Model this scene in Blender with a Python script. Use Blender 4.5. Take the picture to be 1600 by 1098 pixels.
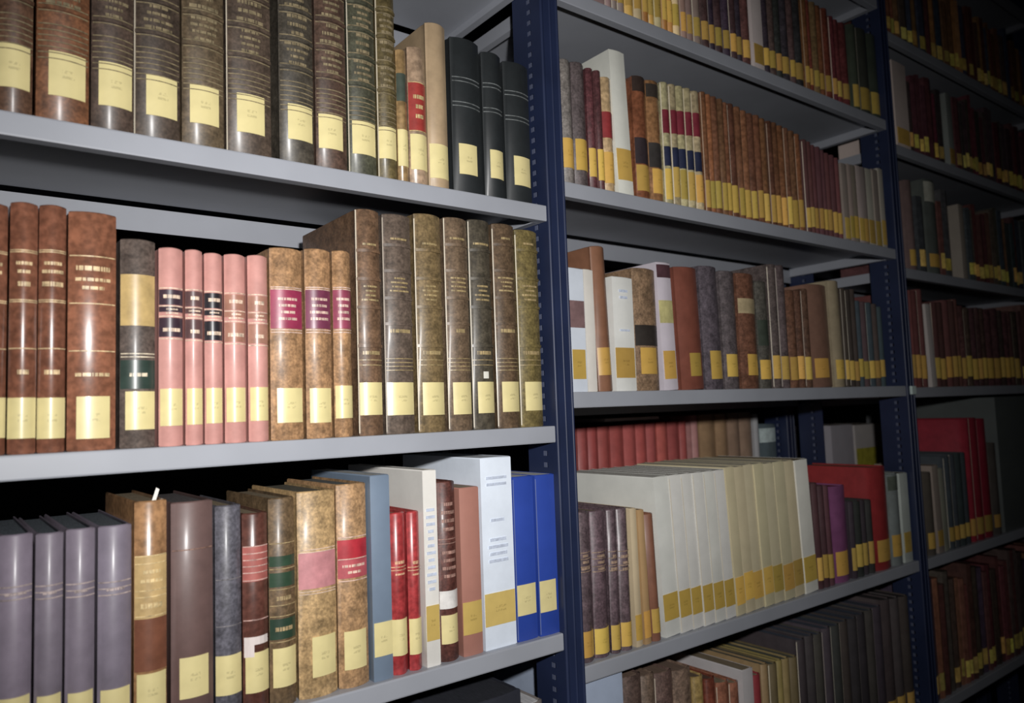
import bpy, math, random
from mathutils import Vector, Matrix

for o in list(bpy.data.objects):
    bpy.data.objects.remove(o, do_unlink=True)
S = bpy.context.scene
COL = S.collection
random.seed(7)

# ------------------------------------------------------------------ camera
# world: X along the shelving, Y away from the camera into the shelf, Z up; lens at the origin
F = 1190.0
CX, CY = 800.0, 549.0
_vx = Vector((1550.0, -36.0, F)).normalized()
_vz = Vector((-550.0, 15400.0, F))
_vz = (_vz - _vz.dot(_vx) * _vx).normalized()
_vy = -_vz.cross(_vx)
RIGHT = Vector((_vx[0], _vy[0], _vz[0]))
UP = Vector((_vx[1], _vy[1], _vz[1]))
FWD = Vector((_vx[2], _vy[2], _vz[2]))

cam_d = bpy.data.cameras.new('camera')
cam = bpy.data.objects.new('camera', cam_d)
COL.objects.link(cam)
cam_d.sensor_fit = 'HORIZONTAL'
cam_d.sensor_width = 36.0
cam_d.lens = 36.0 * F / 1600.0
cam_d.clip_start = 0.02
cam_d.dof.use_dof = True
cam_d.dof.focus_distance = 1.0
cam_d.dof.aperture_fstop = 5.0
m = Matrix.Identity(4)
for i in range(3):
    m[i][0], m[i][1], m[i][2] = RIGHT[i], UP[i], -FWD[i]
cam.matrix_world = m
S.camera = cam

# ------------------------------------------------------------------ light
w = bpy.data.worlds.new('world')
S.world = w
w.use_nodes = True
bg = w.node_tree.nodes['Background']
bg.inputs[0].default_value = (0.75, 0.85, 1.0, 1)
bg.inputs[1].default_value = 0.004

fl = bpy.data.lights.new('camera_flash', 'SPOT')      # the flash the picture was taken with
fl.energy = 52.0
fl.spot_size = math.radians(100)
fl.spot_blend = 1.0
fl.color = (1.0, 0.985, 0.97)
fl.shadow_soft_size = 0.018
flo = bpy.data.objects.new('camera_flash', fl)
COL.objects.link(flo)
flo.location = (0.05, -0.06, 0.12)
flo.rotation_euler = (FWD + RIGHT * -0.11 + UP * -0.12).to_track_quat('-Z', 'Y').to_euler()   # beam along the lens axis

S.view_settings.view_transform = 'Standard'
S.view_settings.look = 'None'
S.view_settings.exposure = 0.0
S.view_settings.gamma = 1.0
S.view_settings.use_curve_mapping = False

# ------------------------------------------------------------------ pixel helpers
def ray(px, py):
    return RIGHT * ((px - CX) / F) + UP * (-(py - CY) / F) + FWD

def at_y(px, py, y):
    d = ray(px, py)
    return d * (y / d.y)

def x_at(px, y, z):
    """X of the point on the line (., y, z) that lies in picture column px."""
    k = (px - CX) / F
    a = RIGHT - k * FWD
    return -(a.y * y + a.z * z) / a.x

def lin(c):
    return tuple((v / 255 / 12.92) if v / 255 <= 0.04045 else ((v / 255 + 0.055) / 1.055) ** 2.4 for v in c)

def soft(c, k=0.16):
    """binding colour greyed, with haze and plastic-film sheen put into it"""
    g = 0.35 * c[0] + 0.45 * c[1] + 0.2 * c[2]
    return tuple(v + (g - v) * k for v in c)

# ------------------------------------------------------------------ materials
def new_mat(name):
    mt = bpy.data.materials.new(name)
    mt.use_nodes = True
    nt = mt.node_tree
    return mt, nt, nt.nodes['Principled BSDF']

def mk(nt, t, **kw):
    n = nt.nodes.new(t)
    for k, v in kw.items():
        setattr(n, k, v)
    return n

def math_node(nt, op, a, b=None, clamp=False):
    n = mk(nt, 'ShaderNodeMath', operation=op)
    n.use_clamp = clamp
    for i, v in enumerate((a, b)):
        if v is None:
            continue
        if isinstance(v, (int, float)):
            n.inputs[i].default_value = v
        else:
            nt.links.new(v, n.inputs[i])
    return n.outputs[0]

def book_mat(name, lo, hi, scale, rough, bump=0.0, coat=0.0, fine=0.0, stretch=(1, 1, 1), attr=False, spec=0.5):
    """Colour comes from the object (or, for joined books, from the mesh's colour attribute)."""
    mt, nt, p = new_mat(name)
    L = nt.links
    tc = mk(nt, 'ShaderNodeTexCoord')
    oi = mk(nt, 'ShaderNodeObjectInfo')
    mul = math_node(nt, 'MULTIPLY', oi.outputs['Random'], 37.0)
    add = mk(nt, 'ShaderNodeVectorMath', operation='ADD')
    L.new(tc.outputs['Object'], add.inputs[0])
    L.new(mul, add.inputs[1])
    mp = mk(nt, 'ShaderNodeMapping')
    mp.inputs['Scale'].default_value = stretch
    L.new(add.outputs[0], mp.inputs['Vector'])
    nz = mk(nt, 'ShaderNodeTexNoise')
    nz.inputs['Scale'].default_value = scale
    nz.inputs['Detail'].default_value = 5
    nz.inputs['Roughness'].default_value = 0.62
    L.new(mp.outputs[0], nz.inputs['Vector'])
    rp = mk(nt, 'ShaderNodeMapRange')
    rp.inputs[1].default_value, rp.inputs[2].default_value = 0.32, 0.68
    rp.inputs[3].default_value, rp.inputs[4].default_value = lo, hi
    L.new(nz.outputs['Fac'], rp.inputs[0])
    fac = rp.outputs[0]
    if fine:
        n2 = mk(nt, 'ShaderNodeTexNoise')
        n2.inputs['Scale'].default_value = fine
        n2.inputs['Detail'].default_value = 3
        L.new(mp.outputs[0], n2.inputs['Vector'])
        r2 = mk(nt, 'ShaderNodeMapRange')
        r2.inputs[1].default_value, r2.inputs[2].default_value = 0.35, 0.65
        r2.inputs[3].default_value, r2.inputs[4].default_value = 0.72, 1.2
        L.new(n2.outputs['Fac'], r2.inputs[0])
        fac = math_node(nt, 'MULTIPLY', fac, r2.outputs[0])
    mx = mk(nt, 'ShaderNodeVectorMath', operation='SCALE')
    if attr:
        at = mk(nt, 'ShaderNodeAttribute', attribute_name='book_colour')
        L.new(at.outputs['Color'], mx.inputs[0])
    else:
        L.new(oi.outputs['Color'], mx.inputs[0])
    L.new(fac, mx.inputs['Scale'])
    L.new(mx.outputs[0], p.inputs['Base Color'])
    p.inputs['Roughness'].default_value = rough
    p.inputs['Specular IOR Level'].default_value = spec
    p.inputs['Coat Weight'].default_value = coat
    p.inputs['Coat Roughness'].default_value = 0.22
    if bump:
        b = mk(nt, 'ShaderNodeBump')
        b.inputs['Strength'].default_value = bump
        b.inputs['Distance'].default_value = 0.001
        L.new(nz.outputs['Fac'], b.inputs['Height'])
        L.new(b.outputs[0], p.inputs['Normal'])
    return mt

MAT = {}
MAT['leather'] = book_mat('mottled_leather', 0.58, 1.34, 85, 0.50, 0.25, 0.16, fine=330)
MAT['calf'] = book_mat('smooth_calf', 0.72, 1.25, 32, 0.34, 0.12, 0.45, fine=160)
MAT['cloth'] = book_mat('book_cloth', 0.86, 1.13, 40, 0.5, 0.12, 0.2)
MAT['paper'] = book_mat('cover_paper', 0.93, 1.05, 22, 0.5, 0.0, 0.10)
MAT['panel'] = book_mat('title_leather', 0.8, 1.2, 60, 0.4, 0.1, 0.2)
MAT['gilt'] = book_mat('worn_gilt', 0.45, 1.25, 160, 0.4, 0.0, 0.0)
MAT['ink'] = book_mat('printed_ink', 0.8, 1.2, 200, 0.6)
MAT['page'] = book_mat('page_edges', 0.6, 1.2, 60, 0.8, 0.3, 0.0, stretch=(22, 1, 1), spec=0.2)
MAT['joined'] = book_mat('joined_bindings', 0.7, 1.3, 60, 0.45, 0.2, 0.1, attr=True)

def label_mat():
    mt, nt, p = new_mat('call_number_label')
    L = nt.links
    tc = mk(nt, 'ShaderNodeTexCoord')
    oi = mk(nt, 'ShaderNodeObjectInfo')
    sp = mk(nt, 'ShaderNodeSeparateXYZ')
    L.new(tc.outputs['Generated'], sp.inputs[0])
    nz = mk(nt, 'ShaderNodeTexNoise')
    nz.inputs['Scale'].default_value = 60
    L.new(tc.outputs['Object'], nz.inputs['Vector'])
    rp = mk(nt, 'ShaderNodeMapRange')
    rp.inputs[3].default_value, rp.inputs[4].default_value = 0.86, 1.1
    L.new(nz.outputs['Fac'], rp.inputs[0])
    # two faint typed lines in the middle of the sticker
    inx = math_node(nt, 'LESS_THAN', math_node(nt, 'ABSOLUTE', math_node(nt, 'SUBTRACT', sp.outputs[0], 0.52)), 0.17)
    l1 = math_node(nt, 'LESS_THAN', math_node(nt, 'ABSOLUTE', math_node(nt, 'SUBTRACT', sp.outputs[2], 0.56)), 0.035)
    l2 = math_node(nt, 'LESS_THAN', math_node(nt, 'ABSOLUTE', math_node(nt, 'SUBTRACT', sp.outputs[2], 0.44)), 0.03)
    n3 = mk(nt, 'ShaderNodeTexNoise')
    n3.inputs['Scale'].default_value = 420
    L.new(tc.outputs['Object'], n3.inputs['Vector'])
    ink = math_node(nt, 'MULTIPLY', math_node(nt, 'MULTIPLY', inx, math_node(nt, 'MAXIMUM', l1, l2)),
                    math_node(nt, 'GREATER_THAN', n3.outputs['Fac'], 0.5))
    dark = math_node(nt, 'SUBTRACT', rp.outputs[0], math_node(nt, 'MULTIPLY', ink, 0.22))
    mx = mk(nt, 'ShaderNodeVectorMath', operation='SCALE')
    L.new(oi.outputs['Color'], mx.inputs[0])
    L.new(dark, mx.inputs['Scale'])
    L.new(mx.outputs[0], p.inputs['Base Color'])
    p.inputs['Roughness'].default_value = 0.42
    p.inputs['Coat Weight'].default_value = 0.6
    p.inputs['Coat Roughness'].default_value = 0.2
    return mt
MAT['label'] = label_mat()

def plain_mat(name, rgb, rough, lo=0.9, hi=1.08, scale=12, metal=0.0, bump=0.0, coat=0.0):
    mt, nt, p = new_mat(name)
    tc = mk(nt, 'ShaderNodeTexCoord')
    nz = mk(nt, 'ShaderNodeTexNoise')
    nz.inputs['Scale'].default_value = scale
    nz.inputs['Detail'].default_value = 6
    nt.links.new(tc.outputs['Object'], nz.inputs['Vector'])
    rp = mk(nt, 'ShaderNodeMapRange')
    rp.inputs[1].default_value, rp.inputs[2].default_value = 0.3, 0.7
    rp.inputs[3].default_value, rp.inputs[4].default_value = lo, hi
    nt.links.new(nz.outputs['Fac'], rp.inputs[0])
    mx = mk(nt, 'ShaderNodeVectorMath', operation='SCALE')
    mx.inputs[0].default_value = lin(rgb)
    nt.links.new(rp.outputs[0], mx.inputs['Scale'])
    nt.links.new(mx.outputs[0], p.inputs['Base Color'])
    p.inputs['Roughness'].default_value = rough
    p.inputs['Metallic'].default_value = metal
    p.inputs['Coat Weight'].default_value = coat
    if bump:
        b = mk(nt, 'ShaderNodeBump')
        b.inputs['Strength'].default_value = bump
        b.inputs['Distance'].default_value = 0.002
        nt.links.new(nz.outputs['Fac'], b.inputs['Height'])
        nt.links.new(b.outputs[0], p.inputs['Normal'])
    return mt

MAT['shelf'] = plain_mat('grey_enamel', (157, 160, 168), 0.42, 0.92, 1.06, 9)
MAT['post'] = plain_mat('navy_enamel', (33, 42, 70), 0.46, 0.85, 1.15, 14)
MAT['steel'] = plain_mat('lit_rim_steel', (84, 90, 112), 0.5)  # paler than the posts so the slot edges look flash-lit
MAT['clip'] = plain_mat('pale_plastic', (200, 215, 210), 0.4)
MAT['concrete'] = plain_mat('floor_concrete', (80, 78, 76), 0.7, 0.75, 1.15, 5, bump=0.2)
MAT['plaster'] = plain_mat('wall_plaster', (70, 72, 74), 0.85, 0.9, 1.08, 4, bump=0.15)

# ------------------------------------------------------------------ mesh helpers
class MB:
    def __init__(self):
        self.v, self.f, self.c = [], [], []

    def box(self, a, b):
        x0, y0, z0 = a
        x1, y1, z1 = b
        n = len(self.v)
        self.v += [(x0, y0, z0), (x1, y0, z0), (x1, y1, z0), (x0, y1, z0),
                   (x0, y0, z1), (x1, y0, z1), (x1, y1, z1), (x0, y1, z1)]
        self.f += [tuple(n + i for i in q) for q in
                   ((0, 3, 2, 1), (4, 5, 6, 7), (0, 1, 5, 4), (1, 2, 6, 5), (2, 3, 7, 6), (3, 0, 4, 7))]

    def loft(self, rings, closed=True, caps=True):
        n = len(self.v)
        k = len(rings[0])
        for r in rings:
            self.v += list(r)
        for i in range(len(rings) - 1):
            for j in range(k if closed else k - 1):
                a, b = n + i * k + j, n + i * k + (j + 1) % k
                self.f.append((a, b, b + k, a + k))
        if caps and closed:
            self.f.append(tuple(n + j for j in reversed(range(k))))
            self.f.append(tuple(n + (len(rings) - 1) * k + j for j in range(k)))

    def build(self, name, mat, parent=None, color=None, smooth=False):
        me = bpy.data.meshes.new(name)
        me.from_pydata(self.v, [], self.f)
        me.update()
        if smooth:
            me.shade_smooth()
            try:
                me.set_sharp_from_angle(angle=math.radians(40))
            except Exception:
                pass
        o = bpy.data.objects.new(name, me)
        me.materials.append(MAT[mat])
        COL.objects.link(o)
        if parent is not None:
            o.parent = parent
        if color is not None:
            c = lin(soft(color))
            o.color = (c[0], c[1], c[2], 1)
        return o

def tag(o, label=None, cat=None, group=None, kind=None):
    for k, v in (('label', label), ('category', cat), ('group', group), ('kind', kind)):
        if v:
            o[k] = v
    return o

def empty(name, loc):
    o = bpy.data.objects.new(name, None)
    o.empty_display_size = 0.02
    o.location = loc
    COL.objects.link(o)
    return o

# ------------------------------------------------------------------ room
FLOOR, CEIL = -1.45, 1.45
def structure(name, a, b, mat):
    mb = MB()
    mb.box(a, b)
    return tag(mb.build(name, mat), kind='structure')
structure('floor', (-2.2, -2.0, FLOOR - 0.05), (4.6, 2.4, FLOOR), 'concrete')
structure('ceiling', (-2.2, -2.0, CEIL), (4.6, 2.4, CEIL + 0.05), 'plaster')
structure('wall_back', (-2.2, 2.4, FLOOR), (4.6, 2.5, CEIL), 'plaster')
structure('wall_right', (4.6, -2.0, FLOOR), (4.7, 2.5, CEIL), 'plaster')

# ------------------------------------------------------------------ shelving
POSTX = [-0.3285, 0.6875, 1.7035, 2.7195]      # left edge of every upright
PW = 0.0335
TOPZ = 1.25

def slotted(mb, x0, x1, y0, y1, z0, z1, pitch=0.016, hy=0.009, hz=0.007):
    """flat side flange with a column of slots"""
    n = int((z1 - z0) / pitch)
    cy = (y0 + y1) / 2 - 0.006
    ya, yb = cy - hy / 2, cy + hy / 2
    mb.box((x0, y0, z0), (x1, ya, z1))
    mb.box((x0, yb, z0), (x1, y1, z1))
    for i in range(n + 1):
        a = z0 + i * pitch
        mb.box((x0, ya, a), (x1, yb, min(a + pitch - hz, z1)))

def upright(rack, x, yf, yb, holes=True):
    """front and rear angle post of one frame"""
    for (y0, sgn) in ((yf, 1), (yb, -1)):
        mb = MB()
        ya, yb2 = (y0, y0 + 0.063) if sgn > 0 else (y0 - 0.063, y0)
        slotted(mb, x, x + 0.002, ya, yb2, FLOOR, TOPZ)
        fy = (y0, y0 + 0.002) if sgn > 0 else (y0 - 0.002, y0)
        mb.box((x + 0.002, fy[0], FLOOR), (x + PW, fy[1], TOPZ))
        # rolled ribs of the folded steel
        for rx, rr in ((x + 0.0025, 0.0028), (x + 0.0185, 0.0018), (x + PW - 0.002, 0.0022)):
            rings = []
            for z in (FLOOR, TOPZ):
                rings.append([(rx + rr * math.cos(t), (fy[0] if sgn > 0 else fy[1]) - sgn * rr * math.sin(t) * 0.8, z)
                              for t in [math.pi * k / 6 for k in range(7)]])
            mb.loft(rings)
        po = mb.build('post', 'post', rack, smooth=True)
        rim = MB()                                # pale inserts: flash caught on the worn slot edges, put into the colour
        cyy = (ya + yb2) / 2 - 0.006
        for i in range(int((TOPZ - FLOOR) / 0.016)):
            a = FLOOR + i * 0.016 + 0.009
            rim.box((x + 0.0007, cyy - 0.0012, a), (x + 0.0019, cyy + 0.0045, a + 0.007))
        tag(rim.build('slot_rim_glints', 'steel', po), kind='stuff')
        if abs(x - POSTX[2]) < 1e-4 and sgn > 0 and yf < 1:
            c = MB()
            c.box((x + 0.012, y0 - 0.006, 0.0035), (x + 0.030, y0 - 0.0005, 0.0215))
            c.build('shelf_clip', 'clip', po)

def shelf(rack, bay, ztop, yf=0.80, yb=1.062, lip=0.0225, back=0.037):
    x0, x1 = POSTX[bay] + PW + 0.001, POSTX[bay + 1] - 0.0008
    mb = MB()
    t = 0.0014
    # front lip with rolled top edge, drawn as a profile along X
    prof = [(yf + 0.0015, ztop), (yf + 0.0004, ztop - 0.0006), (yf, ztop - 0.002), (yf, ztop - lip + 0.0015),
            (yf + 0.0006, ztop - lip), (yf + 0.014, ztop - lip), (yf + 0.014, ztop - lip + t),
            (yf + t, ztop - lip + t), (yf + t, ztop - t),
            (yb - 0.013, ztop - t), (yb - 0.013, ztop)]
    mb.loft([[(x0, y, z) for y, z in prof], [(x1, y, z) for y, z in prof]])
    mb.box((x0 + t, yb - t, ztop - back), (x1 - t, yb, ztop - 0.0055))
    for xa, xb in ((x0, x0 + t), (x1 - t, x1)):
        mb.box((xa, yf + 0.0145, ztop - lip), (xb, yb, ztop - t))
    for xa, xb in ((x0 + t, x0 + 0.012), (x1 - 0.012, x1 - t)):
        mb.box((xa, yf + 0.0145, ztop - lip), (xb, yb - t - 0.0005, ztop - lip + t))
    return mb.build('shelf', 'shelf', rack)

rack = empty('shelving_rack', (1.2, 0.93, FLOOR))
rack.location = (0, 0, 0)
tag(rack, 'navy blue steel shelving rack with grey shelves full of old leather books', 'shelving')
for x in POSTX:
    upright(rack, x, 0.798, 1.064)

ZB = {  # shelf tops: bay 0, bay 1, bay 2
    'T': (0, 0.634), 'A': (0, 0.2853), 'B': (0, -0.0235), 'C': (0, -0.302), 'D': (0, -0.605),
    's0': (1, 0.905), 's1': (1, 0.6215), 's2': (1, 0.3265), 's3': (1, 0.0225), 's4': (1, -0.3545), 's5': (1, -0.668),
    'e0': (2, 0.842), 'e1': (2, 0.574), 'e2': (2, 0.288), 'e3': (2, 0.0185), 'e4': (2, -0.357), 'e5': (2, -0.665),
}
for k, (bay, z) in ZB.items():
    shelf(rack, bay, z)
for bay in range(3):
    shelf(rack, bay, -1.33)
    if bay != 1:
        shelf(rack, bay, 1.16)
    else:
        shelf(rack, bay, 1.20)

rear = empty('shelving_rack', (0, 0, 0))
tag(rear, 'navy steel shelving rack standing back to back behind the first rack', 'shelving')
for x in POSTX:
    upright(rear, x, 1.098, 1.364)
RZ = {'r0': (0, 0.38), 'r1': (0, 0.06), 'r2': (0, -0.26), 'r3': (1, 0.39), 'r4': (1, 0.065), 'r5': (1, -0.25), 'r6': (1, -0.57),
      'r7': (2, 0.40), 'r8': (2, 0.075), 'r9': (2, -0.245), 'r10': (2, -0.57)}
for k, (bay, z) in RZ.items():
    shelf(rear, bay, z, 1.10, 1.362)
ZB.update(RZ)

# ------------------------------------------------------------------ books
YELLOW = (228, 211, 143)
OCHRE = (214, 168, 70)
GOLD = (205, 178, 120)
CREAM = (222, 205, 175)

class Bk:
    """geometry of one bound volume, spine towards -Y, base at z = 0, centred on x = 0"""
    def __init__(s, t, h, d, b):
        s.t, s.h, s.d, s.b = t, h, d, b

    def sp(s, u, off):
        hx = s.t / 2
        x, y = u * hx, s.b * u * u
        g = 2 * s.b * u / hx
        n = math.hypot(g, 1)
        return x + off * g / n, y - off / n

    def slab(s, mb, z0, z1, u0, u1, off, seg=6, inner=-0.0004):
        if s.b < 1e-6:
            seg = 1
        us = [u0 + (u1 - u0) * i / seg for i in range(seg + 1)]
        ring = [s.sp(u, off) for u in us] + [s.sp(u, inner) for u in reversed(us)]
        mb.loft([[(x, y, z0) for x, y in ring], [(x, y, z1) for x, y in ring]])

def make_book(name, X, ys, zb, t, h, d, col, style='leather', b=None, flush=False, seg=8, label=None, cat='book',
              group=None, call=None, panels=(), gilt=(), bands=(), text=(), ink=(), page=(150, 132, 105), lean=0.0,
              ycol=YELLOW, gcol=GOLD, extra=None, callcol=None, film=0.0, clu=None):
    """call = (z0, z1, u0, u1); panels = (z0, z1, colour); gilt = z; text/ink = (z0, z1, rows)"""
    if b is None:
        b = min(0.30 * t, 0.0065)
    K = Bk(t, h, d, b)
    root = empty(name, (X, ys, zb + abs(math.sin(lean)) * t / 2))
    root.rotation_euler = (0, lean, 0)
    tag(root, label, cat, group)
    c = min(0.0026, t * 0.16)
    sq = 0.0004 if flush else 0.003
    us = [-1 + 2 * i / seg for i in range(seg + 1)]
    def outer(ins):
        pts = [(-t / 2 + ins, d), ]
        if not flush and t > 0.014:
            pts += [(-t / 2 + ins, b + 0.012), (-t / 2 + ins + 0.0011, b + 0.0065), (-t / 2 + ins + 0.0003, b + 0.002)]
        pts += [(x * (1 - 2 * ins / t), y + ins) for x, y in (K.sp(u, 0) for u in us)]
        if not flush and t > 0.014:
            pts += [(t / 2 - ins - 0.0003, b + 0.002), (t / 2 - ins - 0.0011, b + 0.0065), (t / 2 - ins, b + 0.012)]
        pts += [(t / 2 - ins, d)]
        return pts
    mb = MB()
    o0, o1, inn = outer(0.0), outer(0.0008), outer(c)
    rings = [[(x, y, 0.0) for x, y in inn], [(x, y, 0.0) for x, y in o1], [(x, y, 0.0012) for x, y in o0],
             [(x, y, h - 0.0016) for x, y in o0], [(x, y, h - 0.0004) for x, y in o1], [(x, y, h) for x, y in [
                 (p[0] * .5 + q[0] * .5, p[1] * .5 + q[1] * .5) for p, q in zip(o1, inn)]],
             [(x, y, h - 0.0006) for x, y in inn], [(x, y, 0.0) for x, y in inn]]
    mb.loft(rings, closed=False, caps=False)
    n, k = len(mb.v), len(o0)
    for j in (0, k - 1):                     # close the fore-edge ends of both boards
        mb.f.append(tuple(i * k + j for i in range(len(rings) - 1)))
    mb.build('cover', style, root, col, smooth=True)
    pb = MB()
    pb.box((-t / 2 + c + 0.0002, b + c + 0.0008, min(sq, 0.003)), (t / 2 - c - 0.0002, d - (0.0006 if flush else 0.004), h - sq))
    pb.build('page_block', 'page', root, page)
    if call:
        mb = MB()
        K.slab(mb, max(call[0], 0.001), min(call[1], h - 0.002), call[2], call[3], 0.0007, seg)
        mb.build('call_label', 'label', root, callcol or ycol, smooth=True)
    if film:                                 # crease of the clear jacket, its flash highlight painted as a pale strip
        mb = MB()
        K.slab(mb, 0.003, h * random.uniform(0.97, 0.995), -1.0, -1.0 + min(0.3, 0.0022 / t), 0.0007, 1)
        mb.build('jacket_edge_glint', 'paper', root, tuple(v * film + k * (1 - film) for v, k in zip((216, 204, 180), col)))
    for z0, z1, pc in panels:
        mb = MB()
        K.slab(mb, z0, z1, -0.96, 0.96, 0.0005, seg)
        mb.build('title_panel', 'panel', root, pc, smooth=True)
    for z in bands:
        mb = MB()
        K.slab(mb, z - 0.0018, z + 0.0018, -0.95, 0.95, 0.0018, seg)
        mb.build('raised_band', style, root, col, smooth=True)
    if gilt:
        mb = MB()
        for z in gilt:
            K.slab(mb, z - 0.0005, z + 0.0005, -0.93, 0.93, 0.0009, seg)
        tag(mb.build('gilt_lines', 'gilt', root, gcol), kind='stuff')
    for nm, rows, mt, cc in (('gilt_lettering', text, 'gilt', gcol), ('printed_lines', ink, 'ink', (192, 202, 222))):
        if not rows:
            continue
        mb = MB()
        for z0, z1, nr in rows:
            pit = (z1 - z0) / nr
            for r in range(nr):
                zc = z0 + pit * (r + 0.5)
                hw = random.uniform(0.35, 0.72)
                u = -hw
                while u < hw:
                    du = random.uniform(0.05, 0.34) if mt == 'gilt' else 2 * hw
                    K.slab(mb, zc - pit * 0.2, zc + pit * 0.2, u, min(u + du, hw), 0.0010, 2)
                    u += du + 0.05
        tag(mb.build(nm, mt, root, cc), kind='stuff')
    if extra:
        extra(root, K)
    return root

COUNT = [0]
def put(row, xl, xr, top, col, style='leather', label=None, group=None, L=None, P=(), G=(), B=(), T=(), I=(), ys=0.806,
        d=None, lean=0.0, hz=None, lfull=None, **kw):
    """one volume from picture columns of its foot, picture row of its head and rows of its trimmings"""
    z = ZB[row][1]
    y = ys
    x0, x1 = x_at(xl, y, z), x_at(xr, y, z)
    t = max(x1 - x0 - 0.0006, 0.004)
    X = (x0 + x1) / 2
    pc = (xl + xr) / 2
    b = kw.pop('b', None)
    zz = lambda py: at_y(pc, py, y).z - z
    h = hz if hz else zz(top)
    if d is None:
        d = min(0.235, max(0.12, h * 0.68))
    call = None
    if L:
        if len(L) == 4:
            bb = min(0.30 * t, 0.0065) if b is None else b
            u0 = (x_at(L[0], y, z) - X) / (t / 2)
            u1 = (x_at(L[1], y, z) - X) / (t / 2)
            call = (zz(L[3]), zz(L[2]), max(-0.97, u0), min(0.97, u1))
        else:
            call = (zz(L[1]), zz(L[0]), -(kw.get('clu') or 0.9), kw.get('clu') or 0.9)
    elif lfull:
        call = (lfull[0], lfull[1], -0.88, 0.88)
    COUNT[0] += 1
    if row[0] in 'se' and 'callcol' not in kw:
        kw['callcol'] = jit(OCHRE, 0.1)
    nm = kw.pop('name', 'book')
    return make_book(nm, X, y + random.uniform(0, 0.003), z, t, h, d, col, style, b=b, label=label, group=group, call=call,
                     panels=[(zz(q[1]), zz(q[0]), q[2]) for q in P], gilt=[zz(q) for q in G], bands=[zz(q) for q in B],
                     text=[(zz(q[1]), zz(q[0]), q[2]) for q in T], ink=[(zz(q[1]), zz(q[0]), q[2]) for q in I],
                     lean=lean, **kw)

ORD = ('first second third fourth fifth sixth seventh eighth ninth tenth eleventh twelfth thirteenth fourteenth '
       'fifteenth sixteenth seventeenth eighteenth').split()

def jit(c, a=0.1):
    k = 1 + random.uniform(-a, a)
    return tuple(max(3, min(250, v * k * (1 + random.uniform(-a, a) * 0.35))) for v in c)

# ---- bay 0, upper shelf: large mottled folios, heads out of the picture
AD = (104, 86, 68)
ga = 'mottled leather folios on the upper shelf'
def folio(xl, xr, L, col, label, hz=0.29, gl=(), tx=(), **kw):
    fl = lambda a: [0.075 + a * i for i in range(int((hz - 0.1) / a))]
    return put('A', xl, xr, 0, col, 'leather', label, hz=hz, L=L, group=ga if label.startswith('tall') else None,
               d=0.21, page=(110, 96, 80), gcol=(165, 145, 105), **kw)
def zlines(row, ys_, xc, zs):
    """picture rows of given heights above a shelf, so trimmings can be given in metres"""
    out = []
    for zq in zs:
        p = Vector((xc, ys_, ZB[row][1] + zq))
        out.append(CY - F * p.dot(UP) / p.dot(FWD))
    return out
def foliorow(row, xl, xr, zs):
    y = 0.8075
    return zlines(row, y, (x_at(xl, y, ZB[row][1]) + x_at(xr, y, ZB[row][1])) / 2, zs)

specA = [
    (-10, 52, (-6, 46, 68, 136), (112, 76, 54), 'brown leather folio at the far end of the upper shelf, wide pale label'),
    (56, 141, (76, 134, 81, 150), (138, 84, 50), 'broad russet leather folio with a square pale label, darker folios either side'),
    (143, 211, (155, 207, 98, 166), (92, 72, 60), 'dark brown ribbed leather folio just right of the broad russet folio'),
    (212, 285, (230, 279, 117, 180), (84, 68, 56), 'dark grey-brown folio between ribbed brown folio and rust-stained folio'),
    (287, 354, (299, 344, 134, 193), (112, 92, 66), 'olive-brown folio with rust stain above its square yellow label'),
    (358, 429, (373, 416, 147, 207), (96, 78, 64), 'brown folio left of the black gap between the large folios'),
    (441, 496, (453, 492, 163, 218), (84, 76, 64), 'grey-brown folio right of the black gap between the large folios'),
    (498, 547, (502, 538, 180, 233), (98, 72, 58), 'reddish-brown narrow folio with pale spine ridges and yellow label'),
    (550, 594, (555, 591, 190, 241), (86, 86, 66), 'greenish-grey mottled folio beside the narrow reddish-brown folio'),
    (596, 626, (597, 623, 199, 248), (112, 96, 56), 'slim olive folio with a bright jacket-edge glint next to small tan books'),
]
for i, (xl, xr, L, col, lb) in enumerate(specA):
    zs = [0.062 + 0.0056 * k for k in range(7)] + [0.112 + 0.034 * k for k in range(5)]
    rws = foliorow('A', xl, xr, zs)
    put('A', xl, xr, 0, tuple(v * 0.86 for v in col), 'leather', lb, hz=0.272 + 0.006 * (i % 3), L=L, d=0.21, page=(110, 96, 80),
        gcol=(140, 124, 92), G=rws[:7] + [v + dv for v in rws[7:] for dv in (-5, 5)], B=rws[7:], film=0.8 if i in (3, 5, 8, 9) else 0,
        T=[(rws[8] + 3, rws[7] - 3, 4), (rws[9] + 3, rws[8] - 3, 3), (rws[10] + 3, rws[9] - 3, 4)])
put('A', 626, 643, 77, (150, 118, 74), 'calf', 'small tan and green book next to the slim olive folio', L=(627, 643, 202, 259), P=[(115, 158, (66, 76, 66))])
put('A', 645, 673, 74, (168, 138, 110), 'calf', 'small tan book with a red title panel on the upper shelf', L=(647, 672, 210, 265),
    P=[(130, 205, (165, 52, 46))], G=[130, 205], T=[(145, 190, 3)])
put('A', 676, 708, 37, (176, 148, 112), 'cloth', 'plain buff cloth book beside three black volumes', L=(678, 706, 225, 278))
for i, (xl, xr, tp, L) in enumerate([(714, 760, 62, (722, 749, 226, 273)), (763, 794, 84, (770, 791, 235, 279)), (797, 837, 100, (807, 833, 245, 290))]):
    o = [0, 9, 22][i]
    put('A', xl, xr, tp, (38, 42, 44), 'cloth', 'black cloth volume with two double silver bands, %s from the blue post' % ['third', 'second', 'first'][i],
        'three black volumes at the end of the upper shelf', L=L, G=[124 + o, 130 + o, 162 + o, 168 + o], gcol=(120, 125, 125), page=(70, 66, 60))

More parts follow.
